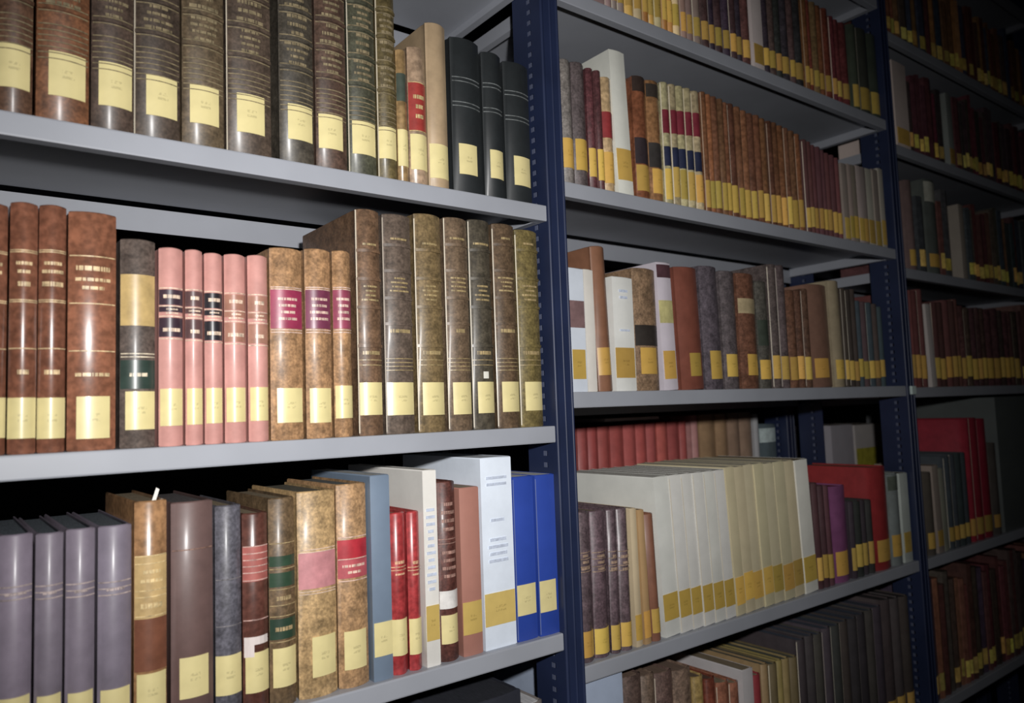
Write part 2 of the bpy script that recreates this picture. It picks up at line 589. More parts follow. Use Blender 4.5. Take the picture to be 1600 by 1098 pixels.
# ---- bay 0, middle shelf
brown = (130, 78, 56)
gb = 'tall red-brown calf volumes with gilt rules'
for (xl, xr, tp, L, w) in [(-42, 9, 314, (-36, 8, 621, 685), 0), (11, 57, 314, (12, 55, 621, 685), 1), (58, 103, 318, (59, 102, 621, 685), 2)]:
    put('B', xl, xr, tp, brown, 'calf', 'narrow red-brown calf volume with gilt rules, %s from the thick one' % ['third', 'second', 'first'][w], gb, L=L,
        G=[390, 393, 468, 471, 544], T=[(404, 430, 2), (434, 452, 1), (572, 590, 1)], gcol=(222, 190, 140), d=0.16)
put('B', 105, 183, 330, (142, 86, 60), 'calf', 'thick red-brown calf volume with gilt title beside black-and-tan book', L=(120, 172, 619, 685),
    G=[400, 474, 548], T=[(410, 428, 1), (430, 456, 2), (578, 592, 1)], gcol=(226, 194, 142), d=0.16)
put('B', 189, 246, 372, (92, 78, 70), 'leather', 'dark leather book with wide tan band and green panel beside pink volumes', L=(198, 244, 611, 671),
    P=[(428, 508, (190, 158, 96)), (562, 607, (44, 62, 54))], G=[552, 557], T=[(578, 592, 1)], gcol=CREAM)
for i, (xl, xr, tp) in enumerate([(250, 289, 386), (292, 320, 389), (323, 352, 394), (355, 389, 396), (392, 424, 398)]):
    dark = [(62, 44, 56), (96, 66, 66), (40, 36, 42), (166, 112, 92), (170, 118, 98)][i]
    lb = ['widest pink volume with black title bands, next to the dark tan-banded book', 'pink volume with brownish-purple title bands',
          'pink volume with the blackest title bands in the pink set', 'pink volume with tan title bands, left of another like it',
          'last pink volume, tan title bands, touching tan volume with magenta panel'][i]
    o = i * 2.6
    put('B', xl, xr, tp, (208, 144, 134), 'cloth', lb, 'five pink cloth volumes', L=(xl + 3, xr - 2, 607 - i * .6, 665 - i * 2),
        P=[(452 + o, 476 + o, dark), (479 + o, 487 + o, dark), (496 + o, 526 + o, dark)], G=[450 + o, 478 + o, 494 + o, 529 + o],
        T=[(456 + o, 470 + o, 1), (480 + o, 492 + o, 2), (508 + o, 522 + o, 1)], gcol=(236, 206, 178), d=0.155, page=(120, 95, 85))
for i, (xl, xr, tp, L, pc, lb) in enumerate([
        (427, 479, 387, (436, 476, 606, 660), (158, 44, 78), 'widest tan volume with bright magenta title panel'),
        (484, 525, 388, (489, 522, 606, 660), (122, 50, 78), 'tan volume with purple title panel, middle of three tan volumes'),
        (528, 557, 391, (530, 556, 602, 653), (150, 60, 84), 'narrowest tan volume with magenta panel beside tall dark brown books')]):
    put('B', xl, xr, tp, (168, 124, 82), 'leather', lb, 'tan half-leather volumes with magenta panels', L=L,
        P=[(453, 513, pc)], G=[449, 452, 515, 519], T=[(462, 503, 4)], gcol=(222, 186, 168), d=0.15)
for i, (xl, xr, tp, col, ly, lb) in enumerate([
        (566, 604, 327, (112, 82, 58), (597, 648), 'tall brown gilt-spined book whose plum side shows above shorter tan volumes'),
        (609, 654, 335, (98, 82, 70), (597, 648), 'widest greyish-brown tall book with gilt tooling, second after the tan volumes'),
        (659, 701, 335, (120, 98, 62), (597, 648), 'tall yellowish-brown mottled book with gilt spine'),
        (706, 743, 341, (112, 90, 68), (597, 647), 'tall plain fawn-brown book between yellowish and blackish ones'),
        (746, 780, 344, (78, 70, 56), (596, 645), 'tall blackish-brown book with one white dot above its label'),
        (783, 818, 351, (98, 76, 54), (596, 643), 'tall brown book with pale double bands, second from the blue post'),
        (821, 856, 360, (116, 100, 54), (596, 641), 'tall olive-brown book standing against the blue post')]):
    dot = None
    if i == 4:
        def dot(root, K):
            mb = MB()
            K.slab(mb, 0.066, 0.075, -0.2, 0.25, 0.0009, 4)
            mb.build('white_dot', 'paper', root, (225, 222, 210))
    gl = [384, 424, 466, 506, 560, 566, 572, 578] if i % 2 else [392, 436, 480, 540, 562, 570]
    put('B', xl, xr, tp, col, 'leather', lb, L=((xl + 2 if i < 2 else xl + 6), xr - 2, ly[0], ly[1]), G=gl,
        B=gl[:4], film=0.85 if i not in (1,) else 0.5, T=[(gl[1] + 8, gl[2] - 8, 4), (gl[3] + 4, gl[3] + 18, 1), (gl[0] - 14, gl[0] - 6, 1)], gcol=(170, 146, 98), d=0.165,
        page=(96, 80, 82), extra=dot)

# ---- bay 0, lower shelf
gc = 'violet-grey cloth volumes on the lower shelf'
for i, (xl, xr, tp, wide) in enumerate([(-8, 49, 836, 0), (52, 98, 833, 0), (101, 149, 826, 0), (153, 208, 821, 0)]):
    put('C', xl, xr, tp, jit((128, 116, 132), 0.04), 'cloth', 'violet-grey cloth volume with faint gilt bands, %s from the golden-brown book' % ['fourth', 'third', 'second', ''][i] if i < 3 else
        'widest violet-grey cloth volume with pink-tinted bands, touching a golden-brown book', gc if i < 3 else None,
        L=(xl + 6, xr - 4, 1092 - i * 5, 1160 - i * 6), G=[918 - i * 3, 928 - i * 3, 938 - i * 3], T=[(926 - i * 3, 934 - i * 3, 1)],
        gcol=(190, 170, 165), page=(96, 104, 112), d=0.17)
def slip(root, K):
    mb = MB()
    mb.v += [(0.004, 0.03, K.h - 0.01), (0.008, 0.03, K.h - 0.01), (0.013, 0.028, K.h + 0.008), (0.010, 0.028, K.h + 0.010),
             (0.004, 0.0304, K.h - 0.01), (0.008, 0.0304, K.h - 0.01), (0.013, 0.0284, K.h + 0.008), (0.010, 0.0284, K.h + 0.010)]
    mb.f += [(0, 1, 2, 3), (7, 6, 5, 4), (0, 4, 5, 1), (1, 5, 6, 2), (2, 6, 7, 3), (3, 7, 4, 0)]
    mb.build('paper_slip', 'paper', root, (235, 232, 225))
put('C', 211, 264, 782, (164, 118, 76), 'calf', 'golden-brown calf book with pale middle panel and white paper slip on top', L=(216, 261, 1052, 1112),
    P=[(868, 966, (196, 162, 104)), (966, 1048, (126, 74, 52))], G=[868, 880, 922, 932, 962], T=[(886, 914, 2), (936, 956, 1)], gcol=(226, 196, 136), extra=slip)
put('C', 270, 338, 783, (104, 78, 74), 'cloth', 'wide dark plum-brown book with one faint line, below the pink volumes', L=(283, 328, 1026, 1090),
    G=[858], gcol=(150, 112, 96), page=(100, 95, 95))
put('C', 341, 383, 789, (92, 90, 100), 'leather', 'slate-grey worn book between plum-brown and small maroon book', L=(342, 381, 1024, 1086), G=[905, 978], gcol=(130, 125, 128))
def tear(root, K):
    mb = MB()
    K.slab(mb, 0.070, 0.078, -0.9, 0.85, 0.0009, 5)
    K.slab(mb, 0.058, 0.070, -0.9, -0.25, 0.0009, 3)
    mb.build('torn_patch', 'paper', root, (225, 210, 205))
put('C', 384, 425, 801, (98, 56, 46), 'calf', 'small maroon-brown book with red striped title and torn white patch', L=(388, 424, 1019, 1082),
    P=[(853, 908, (176, 92, 84))], G=[853, 864, 874, 884, 894, 906, 968], gcol=(214, 170, 158), extra=tear)
put('C', 426, 468, 777, (110, 86, 58), 'leather', 'brown book with three dark green panels beside the maroon striped book', L=(431, 467, 1012, 1073),
    P=[(868, 884, (46, 72, 52)), (894, 916, (46, 72, 52)), (966, 998, (42, 66, 50))], G=[848, 888, 920, 945, 962, 1002], T=[(926, 942, 1), (974, 990, 1)], gcol=(176, 150, 104))
put('C', 472, 533, 766, (182, 146, 96), 'leather', 'wide tan mottled volume with dusty pink title panel', L=(491, 529, 994, 1057),
    P=[(862, 918, (200, 128, 132))], G=[857, 861, 922, 926], gcol=(228, 196, 170), page=(110, 105, 90))
put('C', 535, 583, 755, (174, 132, 88), 'leather', 'tan volume with red and pink title panel beside blue-grey book', L=(543, 577, 985, 1045),
    P=[(842, 872, (188, 40, 52)), (872, 902, (186, 76, 84))], G=[838, 872, 906], T=[(878, 898, 2)], gcol=(228, 190, 170), page=(110, 112, 108))
put('C', 585, 616, 741, (112, 130, 152), 'paper', 'blue-grey plain book between tan volumes and small red books', L=(587, 615, 971, 1024), b=0.001, flush=True, d=0.17, page=(190, 190, 185))
for (xl, xr, tp, L) in [(618, 643, 800, (619, 642, 967, 1024)), (645, 665, 798, (646, 664, 966, 1022))]:
    put('C', xl, xr, tp, (172, 50, 52), 'calf', 'small bright red book, %s the tall cream booklet' % ('touching' if xl > 640 else 'one away from'), 'pair of small red books', L=L,
        G=[885, 890], T=[(872, 884, 1), (893, 900, 1)], gcol=(226, 170, 130), d=0.11)
put('C', 668, 690, 733, (226, 222, 214), 'paper', 'tall thin cream booklet with printed spine beside small red books', L=(669, 689, 945, 1000), b=0.0, flush=True,
    I=[(790, 925, 12)], callcol=(206, 172, 84), d=0.205, page=(220, 216, 205), seg=2)
put('C', 694, 723, 751, (96, 52, 44), 'leather', 'dark maroon lettered book with white patch between cream and brick-brown books', L=(696, 720, 960, 1005),
    P=[(922, 950, (214, 210, 206))], G=[841, 848], T=[(780, 832, 4), (856, 905, 4)], gcol=(170, 126, 112))
put('C', 727, 758, 760, (176, 116, 100), 'paper', 'plain brick-pink paper-covered book left of the white book', L=(727, 757, 939, 990), callcol=(206, 172, 84), b=0.0015, flush=True)
put('C', 761, 810, 713, (226, 236, 250), 'paper', 'tall white book with grey printed lines and yellow label', L=(761, 809, 924, 975), callcol=(216, 184, 96), b=0.0, flush=True,
    I=[(740, 760, 2), (806, 816, 1), (836, 880, 4)], d=0.2, page=(215, 220, 225), seg=2)
for (xl, xr, tp, L) in [(812, 844, 743, (813, 842, 912, 960)), (846, 877, 740, (847, 872, 905, 954))]:
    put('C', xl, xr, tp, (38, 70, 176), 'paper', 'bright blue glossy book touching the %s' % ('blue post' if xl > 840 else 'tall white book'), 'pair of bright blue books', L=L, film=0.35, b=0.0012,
        flush=True, d=0.15, page=(220, 220, 215))
# ---- bay 0, bottom row, only heads show
for (xl, xr, tp, col, pg, lb) in [
        (560, 610, 1112, (60, 58, 64), (70, 66, 64), 'dark book on the bottom shelf, left of the broad black box file'),
        (705, 830, 1094, (44, 46, 56), (52, 54, 62), 'broad black box file under the shelf with the blue books'),
        (832, 862, 1094, (120, 112, 108), (205, 205, 208), 'slim grey book with white page tops by the blue post')]:
    put('D', xl, xr, tp, col, 'cloth', lb, d=0.2 if xl > 700 else 0.17, page=pg, lfull=(0.02, 0.055))

# ---- bay 1 (between the two blue posts)
def run(row, x0, x1, n, tops, cols, style, label, group, ly=None, lfull=(0.018, 0.052), P=None, jw=0.25, topj=2.0, lean=0.0, lprob=1.0, Pcols=None, gaps=0.0, lvar=True, rev=False, film=None, cj=0.12, **kw):
    ws = [1 + random.uniform(-jw, jw) for _ in range(n)]
    tot = sum(ws)
    x = x0
    for i, wd in enumerate(ws):
        xa, xb = x, x + wd / tot * (x1 - x0)
        x = xb
        f = ((xa + xb) / 2 - x0) / (x1 - x0)
        tp = tops[0] + (tops[1] - tops[0]) * f + random.uniform(-topj, topj)
        c = jit(cols[i % len(cols)] if len(cols) > 1 else cols[0], cj)
        L = None
        if ly and random.random() < lprob:
            a = ly[0] + (ly[2] - ly[0]) * f
            bq = ly[1] + (ly[3] - ly[1]) * f
            jv = random.uniform(-2.5, 2.5) if lvar else 0
            L = (a + jv, bq + jv)
        pp = []
        if P:
            for q in P:
                pp.append((q[0] + (q[2] - q[0]) * f, q[1] + (q[3] - q[1]) * f, q[4]))
        put(row, xa, xb - (gaps if random.random() < .3 else 0), tp, c, style, label.replace('{o}', ORD[n - 1 - i if rev else i]), group, L=L, P=pp, lfull=None if L else (lfull if random.random() < lprob else None),
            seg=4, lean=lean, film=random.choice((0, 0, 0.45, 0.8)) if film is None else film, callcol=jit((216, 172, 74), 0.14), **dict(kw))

# row 0, above the long brown run
run('s1', 948, 980, 3, (-120, -112), [(150, 130, 118)], 'cloth', 'fawn book on the high shelf, {o} from the first blue post', 'fawn books, high shelf', hz=0.225, lfull=(0.02, 0.055))
run('s1', 981, 1068, 8, (-110, -80), [(206, 150, 68), (216, 190, 140), (190, 120, 48)], 'cloth', 'orange-tan book on the high shelf, {o} after the fawn books',
    'orange-tan cluster, high shelf', hz=0.23, lfull=(0.022, 0.06))
run('s1', 1069, 1100, 3, (-80, -70), [(150, 120, 108)], 'cloth', 'pinkish-grey book, {o} after the orange-tan cluster, high shelf', 'pinkish-grey books, high shelf', hz=0.24)
run('s1', 1101, 1166, 6, (-70, -50), [(74, 52, 52), (62, 48, 62)], 'leather', 'dark plum book on the high shelf, {o} after the pinkish-grey books', 'dark plum books left of pale book', hz=0.235)
run('s1', 1167, 1180, 1, (-40, -40), [(98, 60, 54)], 'leather', 'dark reddish book touching the pale tall book on the high shelf', None, hz=0.235)
put('s1', 1181, 1197, -40, (206, 192, 188), 'paper', 'pale pinkish-white tall book among dark ones on the high shelf', hz=0.25, lfull=(0.014, 0.052), b=0.001, flush=True)
run('s1', 1198, 1262, 6, (-10, 20), [(66, 58, 66), (84, 66, 62), (60, 60, 58)], 'leather', 'dark grey-brown book, {o} after the pale tall book, high shelf',
    'dark books right of pale book', hz=0.215)
run('s1', 1263, 1305, 5, (20, 40), [(150, 92, 54), (128, 62, 46), (134, 104, 66)], 'calf', 'orange-red book on the high shelf, {o} counting towards the second post', 'orange-red books, high shelf', hz=0.2)
run('s1', 1306, 1334, 3, (50, 60), [(112, 52, 54)], 'calf', 'dark red book, {o} after the orange-red books, high shelf', 'dark red books, high shelf', hz=0.19)
run('s1', 1340, 1384, 3, (50, 68), [(66, 72, 60)], 'cloth', 'black-green book with pale label, {o} from second blue post, high shelf', 'black-green books, high shelf', rev=True, hz=0.2,
    lfull=(0.012, 0.062), gaps=2)

# row 1, the long brown run
put('s2', 884, 903, 94, (130, 122, 116), 'leather', 'grey-brown book beside the first post on the brown-run shelf', L=(884, 903, 216, 262), seg=4)
put('s2', 904, 925, 99, (96, 84, 84), 'leather', 'dark grey book second along the brown-run shelf', L=(906, 924, 218, 266), seg=4)
put('s2', 926, 938, 108, (104, 56, 60), 'leather', 'dark maroon book left of red-panelled tan book', L=(926, 938, 232, 276), seg=4)
put('s2', 939, 949, 112, (92, 52, 54), 'leather', 'thin maroon book squeezed against red-panelled tan book', L=(939, 949, 234, 282), seg=4)
put('s2', 950, 967, 122, (196, 162, 116), 'calf', 'tan book with red panel leaning under the tall white book', L=(951, 967, 238, 286), P=[(176, 216, (152, 48, 50))], seg=4)
put('s2', 970, 994, 84, (226, 226, 214), 'paper', 'tall white book whose white side shows above dark books', L=(971, 993, 234, 282), lean=-0.035, b=0.002, flush=True, d=0.17, seg=4)
put('s2', 1001, 1022, 122, (136, 78, 50), 'calf', 'orange-brown book with dark lower half right of white book', L=(1002, 1022, 258, 298), P=[(122, 145, (60, 46, 40)), (216, 256, (56, 46, 50))], seg=4)
put('s2', 1023, 1044, 128, (150, 104, 64), 'calf', 'brown book with blackish bands left of cream-topped volumes', L=(1026, 1044, 264, 302), P=[(134, 154, (60, 52, 46)), (224, 262, (58, 54, 52))], seg=4)
run('s2', 1046, 1106, 5, (130, 146), [(176, 156, 116)], 'calf', 'cream-topped volume with red and navy panels, {o} of its set', 'cream, red and navy set',
    ly=(260, 308, 274, 316), P=[(172, 208, 180, 216, (128, 38, 52)), (228, 258, 240, 270, (38, 44, 72))], jw=0.1)
run('s2', 1107, 1263, 17, (144, 212), [(128, 82, 56), (142, 90, 58), (116, 74, 52)], 'calf', 'narrow brown leather volume in the long run, {o} after the cream-topped set', 'long run of brown leather volumes',
    ly=(280, 322, 314, 356), jw=0.15, topj=1.5, gcol=(170, 120, 80))
run('s2', 1265, 1322, 8, (218, 250), [(112, 68, 68)], 'cloth', 'thin dark maroon volume, {o} after the long brown run', 'thin dark maroon run', ly=(322, 352, 334, 366), jw=0.12, topj=1)
run('s2', 1323, 1388, 8, (256, 268), [(156, 142, 128), (172, 160, 150)], 'paper', 'thin grey-beige booklet, {o} after the dark maroon run', 'grey-beige booklets',
    ly=(338, 370, 346, 384), flush=True, b=0.001, cat='booklet', name='booklet')

# row 2, under the brown run
put('s3', 893, 919, 419, (206, 214, 226), 'paper', 'short white book with dark picture on its spine by first post', L=(897, 917, 546, 592), P=[(470, 512, (126, 96, 96))], flush=True, b=0.0, seg=2, d=0.12)
put('s3', 921, 936, 421, (222, 216, 206), 'paper', 'thin white booklet left of the plain brown book', flush=True, b=0.001, seg=2)
put('s3', 942, 964, 386, (134, 88, 62), 'cloth', 'plain brown tall book with reddish side between two white books', L=(943, 960, 543, 586), lean=-0.03, d=0.17)
put('s3', 966, 998, 433, (222, 222, 216), 'paper', 'wide white book with grey bands right of plain brown book', L=(967, 996, 543, 590), I=[(450, 470, 2), (512, 520, 1)], flush=True, b=0.0015, seg=4)
put('s3', 1000, 1036, 420, (138, 108, 80), 'leather', 'brown and black book beside the patterned white book', L=(1006, 1030, 543, 584), P=[(508, 540, (52, 46, 42))])
put('s3', 1042, 1064, 411, (206, 196, 206), 'paper', 'white book with dark and yellow patterned spine', L=(1044, 1062, 548, 592), P=[(415, 435, (84, 54, 60)), (470, 505, (196, 186, 120))], lean=-0.03, b=0.002, flush=True, seg=4)
put('s3', 1071, 1106, 419, (132, 70, 54), 'cloth', 'broad rust-red cloth book under the brown run', L=(1083, 1101, 552, 588), lean=-0.03)
put('s3', 1110, 1138, 417, (92, 82, 90), 'leather', 'dark grey book right of rust-red cloth book', L=(1117, 1136, 548, 592), lean=-0.02)
put('s3', 1140, 1163, 424, (96, 86, 88), 'leather', 'dark slate book left of tan-patched brown book', L=(1143, 1158, 553, 588))
put('s3', 1165, 1192, 428, (120, 76, 56), 'leather', 'brown book with a tan patch near its head', L=(1173, 1190, 553, 586), P=[(467, 490, (176, 156, 116))])
put('s3', 1194, 1212, 440, (86, 82, 74), 'leather', 'greenish dark book right of tan-patched brown book', L=(1195, 1210, 562, 592), P=[(500, 540, (60, 68, 58))])
run('s3', 1214, 1240, 2, (414, 414), [(92, 78, 76)], 'leather', 'tall dark book under the brown run, {o} after the greenish dark book', 'tall dark pair under brown run', ly=(556, 592, 556, 592), d=0.19)
run('s3', 1241, 1276, 3, (455, 452), [(112, 76, 56)], 'leather', 'brown ribbed volume with yellow label, {o} from the fawn-brown pale-edged book', 'brown ribbed volumes', rev=True, ly=(556, 592, 555, 590))
put('s3', 1278, 1308, 446, (134, 96, 78), 'cloth', 'fawn-brown book with pale left edge near the second post', L=(1281, 1300, 560, 590), d=0.17, lean=-0.02)
put('s3', 1310, 1326, 440, (158, 142, 112), 'cloth', 'beige book with olive head near the second post', L=(1312, 1325, 562, 592), lean=-0.02)
run('s3', 1327, 1348, 3, (450, 455), [(66, 60, 52)], 'cloth', 'thin black book, {o} after the beige olive-headed book', 'thin black books', ly=(562, 592, 562, 592))
run('s3', 1349, 1390, 5, (468, 480), [(72, 82, 92), (92, 76, 76)], 'cloth', 'short blue-grey book, {o} from the second post, under brown-run shelf', 'short blue-grey books', rev=True, ly=(562, 590, 562, 588))

# row 3, white pamphlets
for i, (xl, xr) in enumerate([(912, 935), (937, 960), (962, 976), (977, 994)]):
    zt = 798 - i * 2
    put('s4', xl, xr, zt, jit((98, 78, 84), 0.06), 'leather', 'dark plum-brown lettered volume, %s from the first post, by white pamphlets' % ORD[i], 'four plum-brown lettered volumes',
        L=(xl, xr, 986 - i * 5, 1027 - i * 6), G=[862 - i, 872 - i, 884 - i, 892 - i], T=[(862, 892, 3)], gcol=(170, 140, 116), d=0.15)
put('s4', 997, 1007, 792, (206, 184, 146), 'paper', 'thin buff leaning booklet between plum volumes and white pamphlets', L=(997, 1007, 960, 1000), lean=-0.008, flush=True, b=0.001, seg=4)
put('s4', 1010, 1020, 794, (188, 148, 98), 'paper', 'thin tan leaning booklet touching the buff booklet', L=(1010, 1020, 954, 996), lean=-0.02, flush=True, b=0.001, seg=4)
put('s4', 1024, 1038, 800, (134, 84, 62), 'cloth', 'brown leaning book against the first white pamphlet', L=(1025, 1037, 950, 988), lean=-0.033, seg=4)
for i, (xl, xr) in enumerate([(1043, 1066), (1066.5, 1085), (1085.5, 1102), (1102.5, 1119), (1119.5, 1136), (1136.5, 1152)]):
    f = (xl - 1043) / 238
    put('s4', xl, xr, 742 - 26 * f, jit((220, 218, 210), 0.02), 'paper', 'white leaning pamphlet with ochre label, %s in the white pamphlet row' % ORD[i] if i else
        'first white pamphlet with its broad white side exposed, ochre label', 'white pamphlets' if i else None, L=(926 - 55 * f, 968 - 55 * f),
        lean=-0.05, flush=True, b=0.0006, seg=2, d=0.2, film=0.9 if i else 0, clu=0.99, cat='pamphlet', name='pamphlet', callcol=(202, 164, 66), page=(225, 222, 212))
run('s4', 1153, 1261, 7, (728, 717), [(212, 198, 158)], 'paper', 'cream leaning pamphlet with ochre label, {o} after the white pamphlets', 'cream pamphlets', ly=(900, 944, 872, 912), lean=-0.05,
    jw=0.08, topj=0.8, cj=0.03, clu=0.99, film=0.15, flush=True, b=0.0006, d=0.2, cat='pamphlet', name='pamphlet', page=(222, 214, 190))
put('s4', 1262, 1281, 716, (232, 230, 218), 'paper', 'bright white pamphlet ending the cream pamphlet row, beside dark books', L=(1262, 1281, 868, 908), lean=-0.05, flush=True, b=0.0008,
    seg=2, d=0.2, cat='pamphlet', name='pamphlet')
run('s4', 1284, 1310, 3, (754, 756), [(92, 58, 66)], 'cloth', 'dark maroon book with red top, {o} after the pamphlets', 'dark maroon books by pamphlets', ly=(872, 908, 862, 900), page=(150, 60, 58), lean=-0.02)
put('s4', 1312, 1335, 757, (134, 72, 118), 'cloth', 'purple book among dark ones beside the pamphlets', L=(1314, 1330, 860, 898), page=(150, 60, 58))
run('s4', 1337, 1372, 4, (782, 778), [(70, 60, 66), (60, 62, 60)], 'cloth', 'short blackish book, {o} after the purple book', 'short blackish books', ly=(854, 890, 845, 880))
put('s4', 1374, 1398, 727, (164, 44, 46), 'cloth', 'large red book with its red side showing above blackish books', L=(1377, 1396, 842, 876), d=0.17)
put('s4', 1400, 1416, 738, (130, 138, 136), 'cloth', 'grey-green book with silver panel by second post', L=(1401, 1415, 834, 868), P=[(742, 764, (96, 104, 92))], d=0.14)
put('s4', 1417, 1429, 737, (190, 198, 190), 'paper', 'thin pale green-white booklet touching second blue post', L=(1418, 1428, 830, 862), flush=True, b=0.001, seg=4, d=0.14)

# row 4, under the white pamphlets
put('s5', 930, 988, 1052, (158, 172, 196), 'paper', 'pale blue box file under the white pamphlet shelf', b=0.001, flush=True, d=0.22, page=(120, 130, 140), cat='box file', name='box_file', seg=2)
run('s5', 992, 1098, 4, (1052, 1040), [(104, 76, 72), (120, 94, 78)], 'leather', 'brown worn book with dusty top, {o} after the pale blue box file', 'brown worn books by box file', page=(128, 104, 88))
put('s5', 1100, 1118, 1052, (170, 140, 78), 'calf', 'yellowish-tan book under the white pamphlets', page=(120, 100, 80))
put('s5', 1119, 1136, 1055, (128, 62, 44), 'calf', 'dark rust book beside yellowish-tan book', page=(110, 80, 66))
run('s5', 1137, 1172, 2, (1062, 1060), [(170, 104, 76)], 'calf', 'light rust-brown book below a pale book side, {o} after dark rust book', 'light rust-brown pair')
put('s5', 1174, 1190, 1040, (190, 184, 184), 'paper', 'pale grey book whose light side rises over rust-brown books', flush=True, b=0.001, seg=4)
put('s5', 1191, 1206, 1050, (150, 48, 54), 'cloth', 'crimson book between pale grey and olive books')
run('s5', 1207, 1262, 5, (1036, 1018), [(150, 122, 80), (122, 100, 66), (150, 132, 72)], 'cloth', 'olive-tan book, {o} after the crimson book', 'olive-tan books', page=(96, 100, 92))
run('s5', 1263, 1395, 10, (998, 940), [(70, 62, 66), (64, 62, 62), (72, 66, 60)], 'cloth', 'black book with dusty blue-grey top, {o} after the olive-tan books', 'row of black books',
    page=(84, 92, 108), d=0.21, jw=0.15)
run('s5', 1396, 1436, 3, (932, 926), [(84, 72, 72)], 'cloth', 'dark brown book, {o} after the row of black books', 'dark brown books at post', page=(70, 66, 66))

# ---- rear rack seen through the gap above the pamphlets
def rearput(px0, px1, py, col, label, group=None, style='cloth', key='r5', **kw):
    put(key, px0, px1, py, col, style, label, group, ys=1.116, seg=4, d=0.15, **kw)
rr = [905, 921, 937, 955, 976, 996, 1013, 1029, 1046, 1064, 1076]
for i in range(10):
    rearput(rr[i] + 8, rr[i + 1] + 7, 668 - 0.075 * (rr[i] - 905), jit((190, 84, 80), 0.1), 'red-pink thin book on the rear rack, %s from the first blue post' % ORD[i], 'red-pink books, rear rack')
bl = MB()
_p0, _p1 = at_y(940, 664, 1.14), at_y(1024, 655, 1.14)
zt = at_y(950, 662, 1.116).z
bl.box((_p0.x, 1.13, zt + 0.004), (_p1.x, 1.25, zt + 0.010))
bo = bl.build('booklet', 'paper', None, (206, 200, 196))
tag(bo, 'thin white booklet lying flat on top of red-pink books, rear rack', 'booklet')
for i, (a, b_) in enumerate([(1086, 1096), (1098, 1122), (1123, 1141), (1142, 1160), (1161, 1180)]):
    rearput(a + 6, b_ + 6, 648 - i * 1.2, [(190, 130, 126), (170, 134, 96), (176, 138, 100), (160, 128, 104), (166, 134, 110)][i],
            'pinkish book left of tan books, rear rack' if i == 0 else 'tan book on the rear rack, %s after the red-pink books' % ORD[i - 1], None if i == 0 else 'tan books, rear rack')
rearput(1188, 1195, 646, (176, 176, 178), 'thin grey booklet right of tan books, rear rack', style='paper')
rearput(1196, 1222, 662, (96, 112, 118), 'slate book with bright white-blue patch, rear rack', P=[(668, 690, (206, 224, 222))])
put('r9', 1306, 1340, 663, (176, 170, 178), 'paper', 'pale grey book behind the second post gap, rear rack', ys=1.116, seg=4, d=0.15, flush=True, b=0.001)
put('r9', 1343, 1386, 662, (196, 188, 184), 'paper', 'broad white book with yellow-green lower spine, rear rack', ys=1.116, seg=4, d=0.15, P=[(698, 728, (186, 176, 50))], flush=True, b=0.001)
put('r9', 1436, 1500, 622, (112, 114, 116), 'paper', 'broad grey file seen above the red binder, rear rack', ys=1.116, seg=4, d=0.15, flush=True, b=0.001, cat='box file', name='box_file')

# ---- bay 2, beyond the second post: the clearest volumes singly, the dim rest joined
put('e1', 1405, 1426, 102, (214, 194, 184), 'paper', 'pale pinkish-white book high beyond the second post, among dark books', lfull=(0.012, 0.05), seg=4, b=0.001, flush=True)
put('e1', 1488, 1496, 150, (140, 146, 140), 'paper', 'thin grey booklet among dark red books beyond second post', lfull=(0.01, 0.05), seg=4, b=0.001, flush=True)
put('e2', 1428, 1438, 284, (120, 96, 92), 'cloth', 'brown-grey narrow book at the second post, shelf with white-headed book', lfull=(0.012, 0.05), seg=4)
put('e2', 1458, 1475, 284, (92, 98, 92), 'cloth', 'dark book with a pale upper spine beyond the second post', lfull=(0.018, 0.05), seg=4, P=[(288, 318, (176, 176, 160))])
put('e2', 1507, 1514, 322, (164, 152, 138), 'paper', 'thin pale booklet among dark books beyond the second post', seg=4, b=0.001, flush=True)
run('e3', 1432, 1456, 3, (452, 455), [(112, 64, 60)], 'cloth', 'dark red book just beyond second post, {o} before thin white leaning booklet', 'dark red books beyond second post', rev=True, ly=(556, 592, 556, 592))
put('e3', 1459, 1467, 476, (196, 186, 180), 'paper', 'thin white leaning booklet among dark red books beyond second post', lean=-0.04, seg=4, flush=True, b=0.001)
run('e3', 1469, 1510, 5, (472, 470), [(112, 70, 66), (98, 62, 60)], 'cloth', 'brown-red book beyond second post, {o} after thin white leaning booklet', 'brown-red books beyond second post', ly=(560, 592, 558, 590))
run('e3', 1511, 1600, 11, (478, 490), [(98, 62, 60), (84, 66, 56), (92, 58, 62)], 'leather', 'dark brown volume with ochre label, {o} after the brown-red books', 'dark brown run beyond second post', ly=(558, 590, 560, 590))
put('e4', 1456, 1468, 736, (92, 84, 74), 'cloth', 'brown narrow book against second post beside leaning pale booklets', lfull=(0.015, 0.05), seg=4)
put('e4', 1470, 1479, 725, (156, 140, 128), 'paper', 'fawn leaning booklet left of thin greenish one', lfull=(0.015, 0.05), lean=-0.03, seg=4, flush=True, b=0.001)
put('e4', 1480, 1487, 730, (150, 150, 132), 'paper', 'thin greenish-white leaning booklet beyond second post', lean=-0.04, seg=4, flush=True, b=0.001)
run('e4', 1489, 1523, 4, (712, 704), [(70, 78, 82)], 'cloth', 'dark blue-green book, {o} counting towards the tall red binders', 'dark blue-green books', lfull=(0.018, 0.05))
run('e4', 1524, 1558, 3, (652, 652), [(160, 36, 54)], 'cloth', 'tall red binder beyond second post, {o} after the dark blue-green books', 'tall red binders', lfull=(0.015, 0.055), d=0.2, cat='binder', name='binder')
put('e4', 1560, 1571, 690, (92, 84, 78), 'cloth', 'dark brown book between the red binders and grey box', lfull=(0.018, 0.05), seg=4)
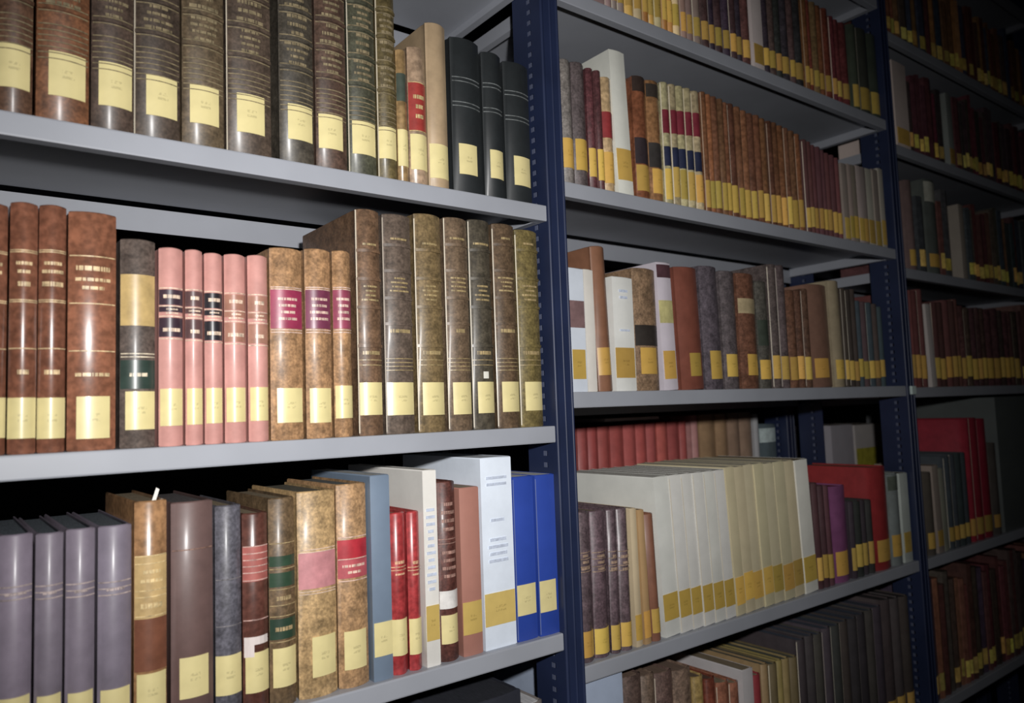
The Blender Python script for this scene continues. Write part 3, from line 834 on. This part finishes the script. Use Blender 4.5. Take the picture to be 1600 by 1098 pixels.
put('e4', 1573, 1640, 618, (98, 104, 102), 'paper', 'grey-green box file right of the red binders', seg=2, flush=True, b=0.001, lfull=None, cat='box file', name='box_file', d=0.2)

# the dim remainder of that bay, joined
jb = {'v': [], 'f': [], 'c': []}
def jbox(a, b, col):
    n = len(jb['v'])
    x0, y0, z0 = a
    x1, y1, z1 = b
    xm, bul = (x0 + x1) / 2, min(0.004, (x1 - x0) * 0.2)
    pts = [(x0, y0 + bul), (xm, y0), (x1, y0 + bul), (x1, y1), (x0, y1)]
    jb['v'] += [(x, y, z0) for x, y in pts] + [(x, y, z1) for x, y in pts]
    fs = [(4, 3, 2, 1, 0), (5, 6, 7, 8, 9)] + [(i, (i + 1) % 5, (i + 1) % 5 + 5, i + 5) for i in range(5)]
    jb['f'] += [tuple(n + i for i in f) for f in fs]
    jb['c'] += [lin(col)] * len(fs)
def jbook(x0, x1, zb, h, col, d, lab):
    y = 0.806 + random.uniform(0, 0.005)
    jbox((x0, y, zb), (x1, y + d, zb + h), col)
    if lab:
        c = jit((218, 190, 100), 0.2)
        z0 = zb + random.uniform(0.012, 0.02)
        jbox((x0 + 0.001, y - 0.0007, z0), (x1 - 0.001, y + 0.004, z0 + random.uniform(0.028, 0.04)), c)
random.seed(21)
pal = {'e0': [(120, 84, 60), (96, 70, 58), (150, 110, 70), (84, 76, 70), (70, 76, 96), (100, 60, 56)],
       'e1': [(92, 56, 60), (76, 60, 64), (70, 62, 60), (96, 50, 56)],
       'e2': [(74, 78, 78), (84, 78, 70), (98, 60, 58), (66, 74, 80), (110, 80, 64)],
       'e5': [(96, 62, 60), (110, 62, 62), (84, 74, 66), (120, 86, 66), (80, 66, 84)]}
taken = {}
for o in COL.objects:
    if o.type == 'EMPTY' and o.get('category') in ('book', 'booklet') and o.location.x > 1.74 and o.location.y < 1:
        taken.setdefault(round(o.location.z, 2), []).append(o.location.x)
for key in ('e0', 'e1', 'e2', 'e5'):
    z = ZB[key][1]
    x = POSTX[2] + PW + 0.006
    occ = [q for k, v in taken.items() if abs(k - z) < 0.02 for q in v]
    while x < 2.66:
        wd = random.uniform(0.016, 0.036)
        hit = [q for q in occ if x - 0.034 < q < x + wd + 0.034]
        if hit:
            x = min(max(hit) + 0.034, x + 0.07) if max(hit) + 0.034 > x else x + 0.01
            continue
        hh = random.uniform(0.175, 0.225) if key != 'e5' else random.uniform(0.215, 0.265)
        jbook(x, x + wd - 0.0008, z, hh, jit(random.choice(pal[key]), 0.15), hh * 0.68, random.random() < 0.85)
        x += wd
for key, x in (('e3', x_at(1602, 0.81, 0.0)), ('e4', x_at(1645, 0.81, -0.3))):
    z = ZB[key][1]
    while x < 2.66:
        wd = random.uniform(0.018, 0.036)
        hh = random.uniform(0.18, 0.24)
        jbook(x, x + wd - 0.0008, z, hh, jit((96, 66, 62), 0.2), hh * 0.68, True)
        x += wd
me = bpy.data.meshes.new('distant_books')
me.from_pydata(jb['v'], [], jb['f'])
ca = me.color_attributes.new('book_colour', 'FLOAT_COLOR', 'CORNER')
li = 0
for p, c in zip(me.polygons, jb['c']):
    for _ in range(p.loop_total):
        ca.data[li].color = (c[0], c[1], c[2], 1)
        li += 1
me.update()
me.materials.append(MAT['joined'])
do = bpy.data.objects.new('distant_books', me)
COL.objects.link(do)
tag(do, 'dim crowded old books filling the bay beyond the second blue post', 'books', kind='stuff')
print('books built singly:', COUNT[0])
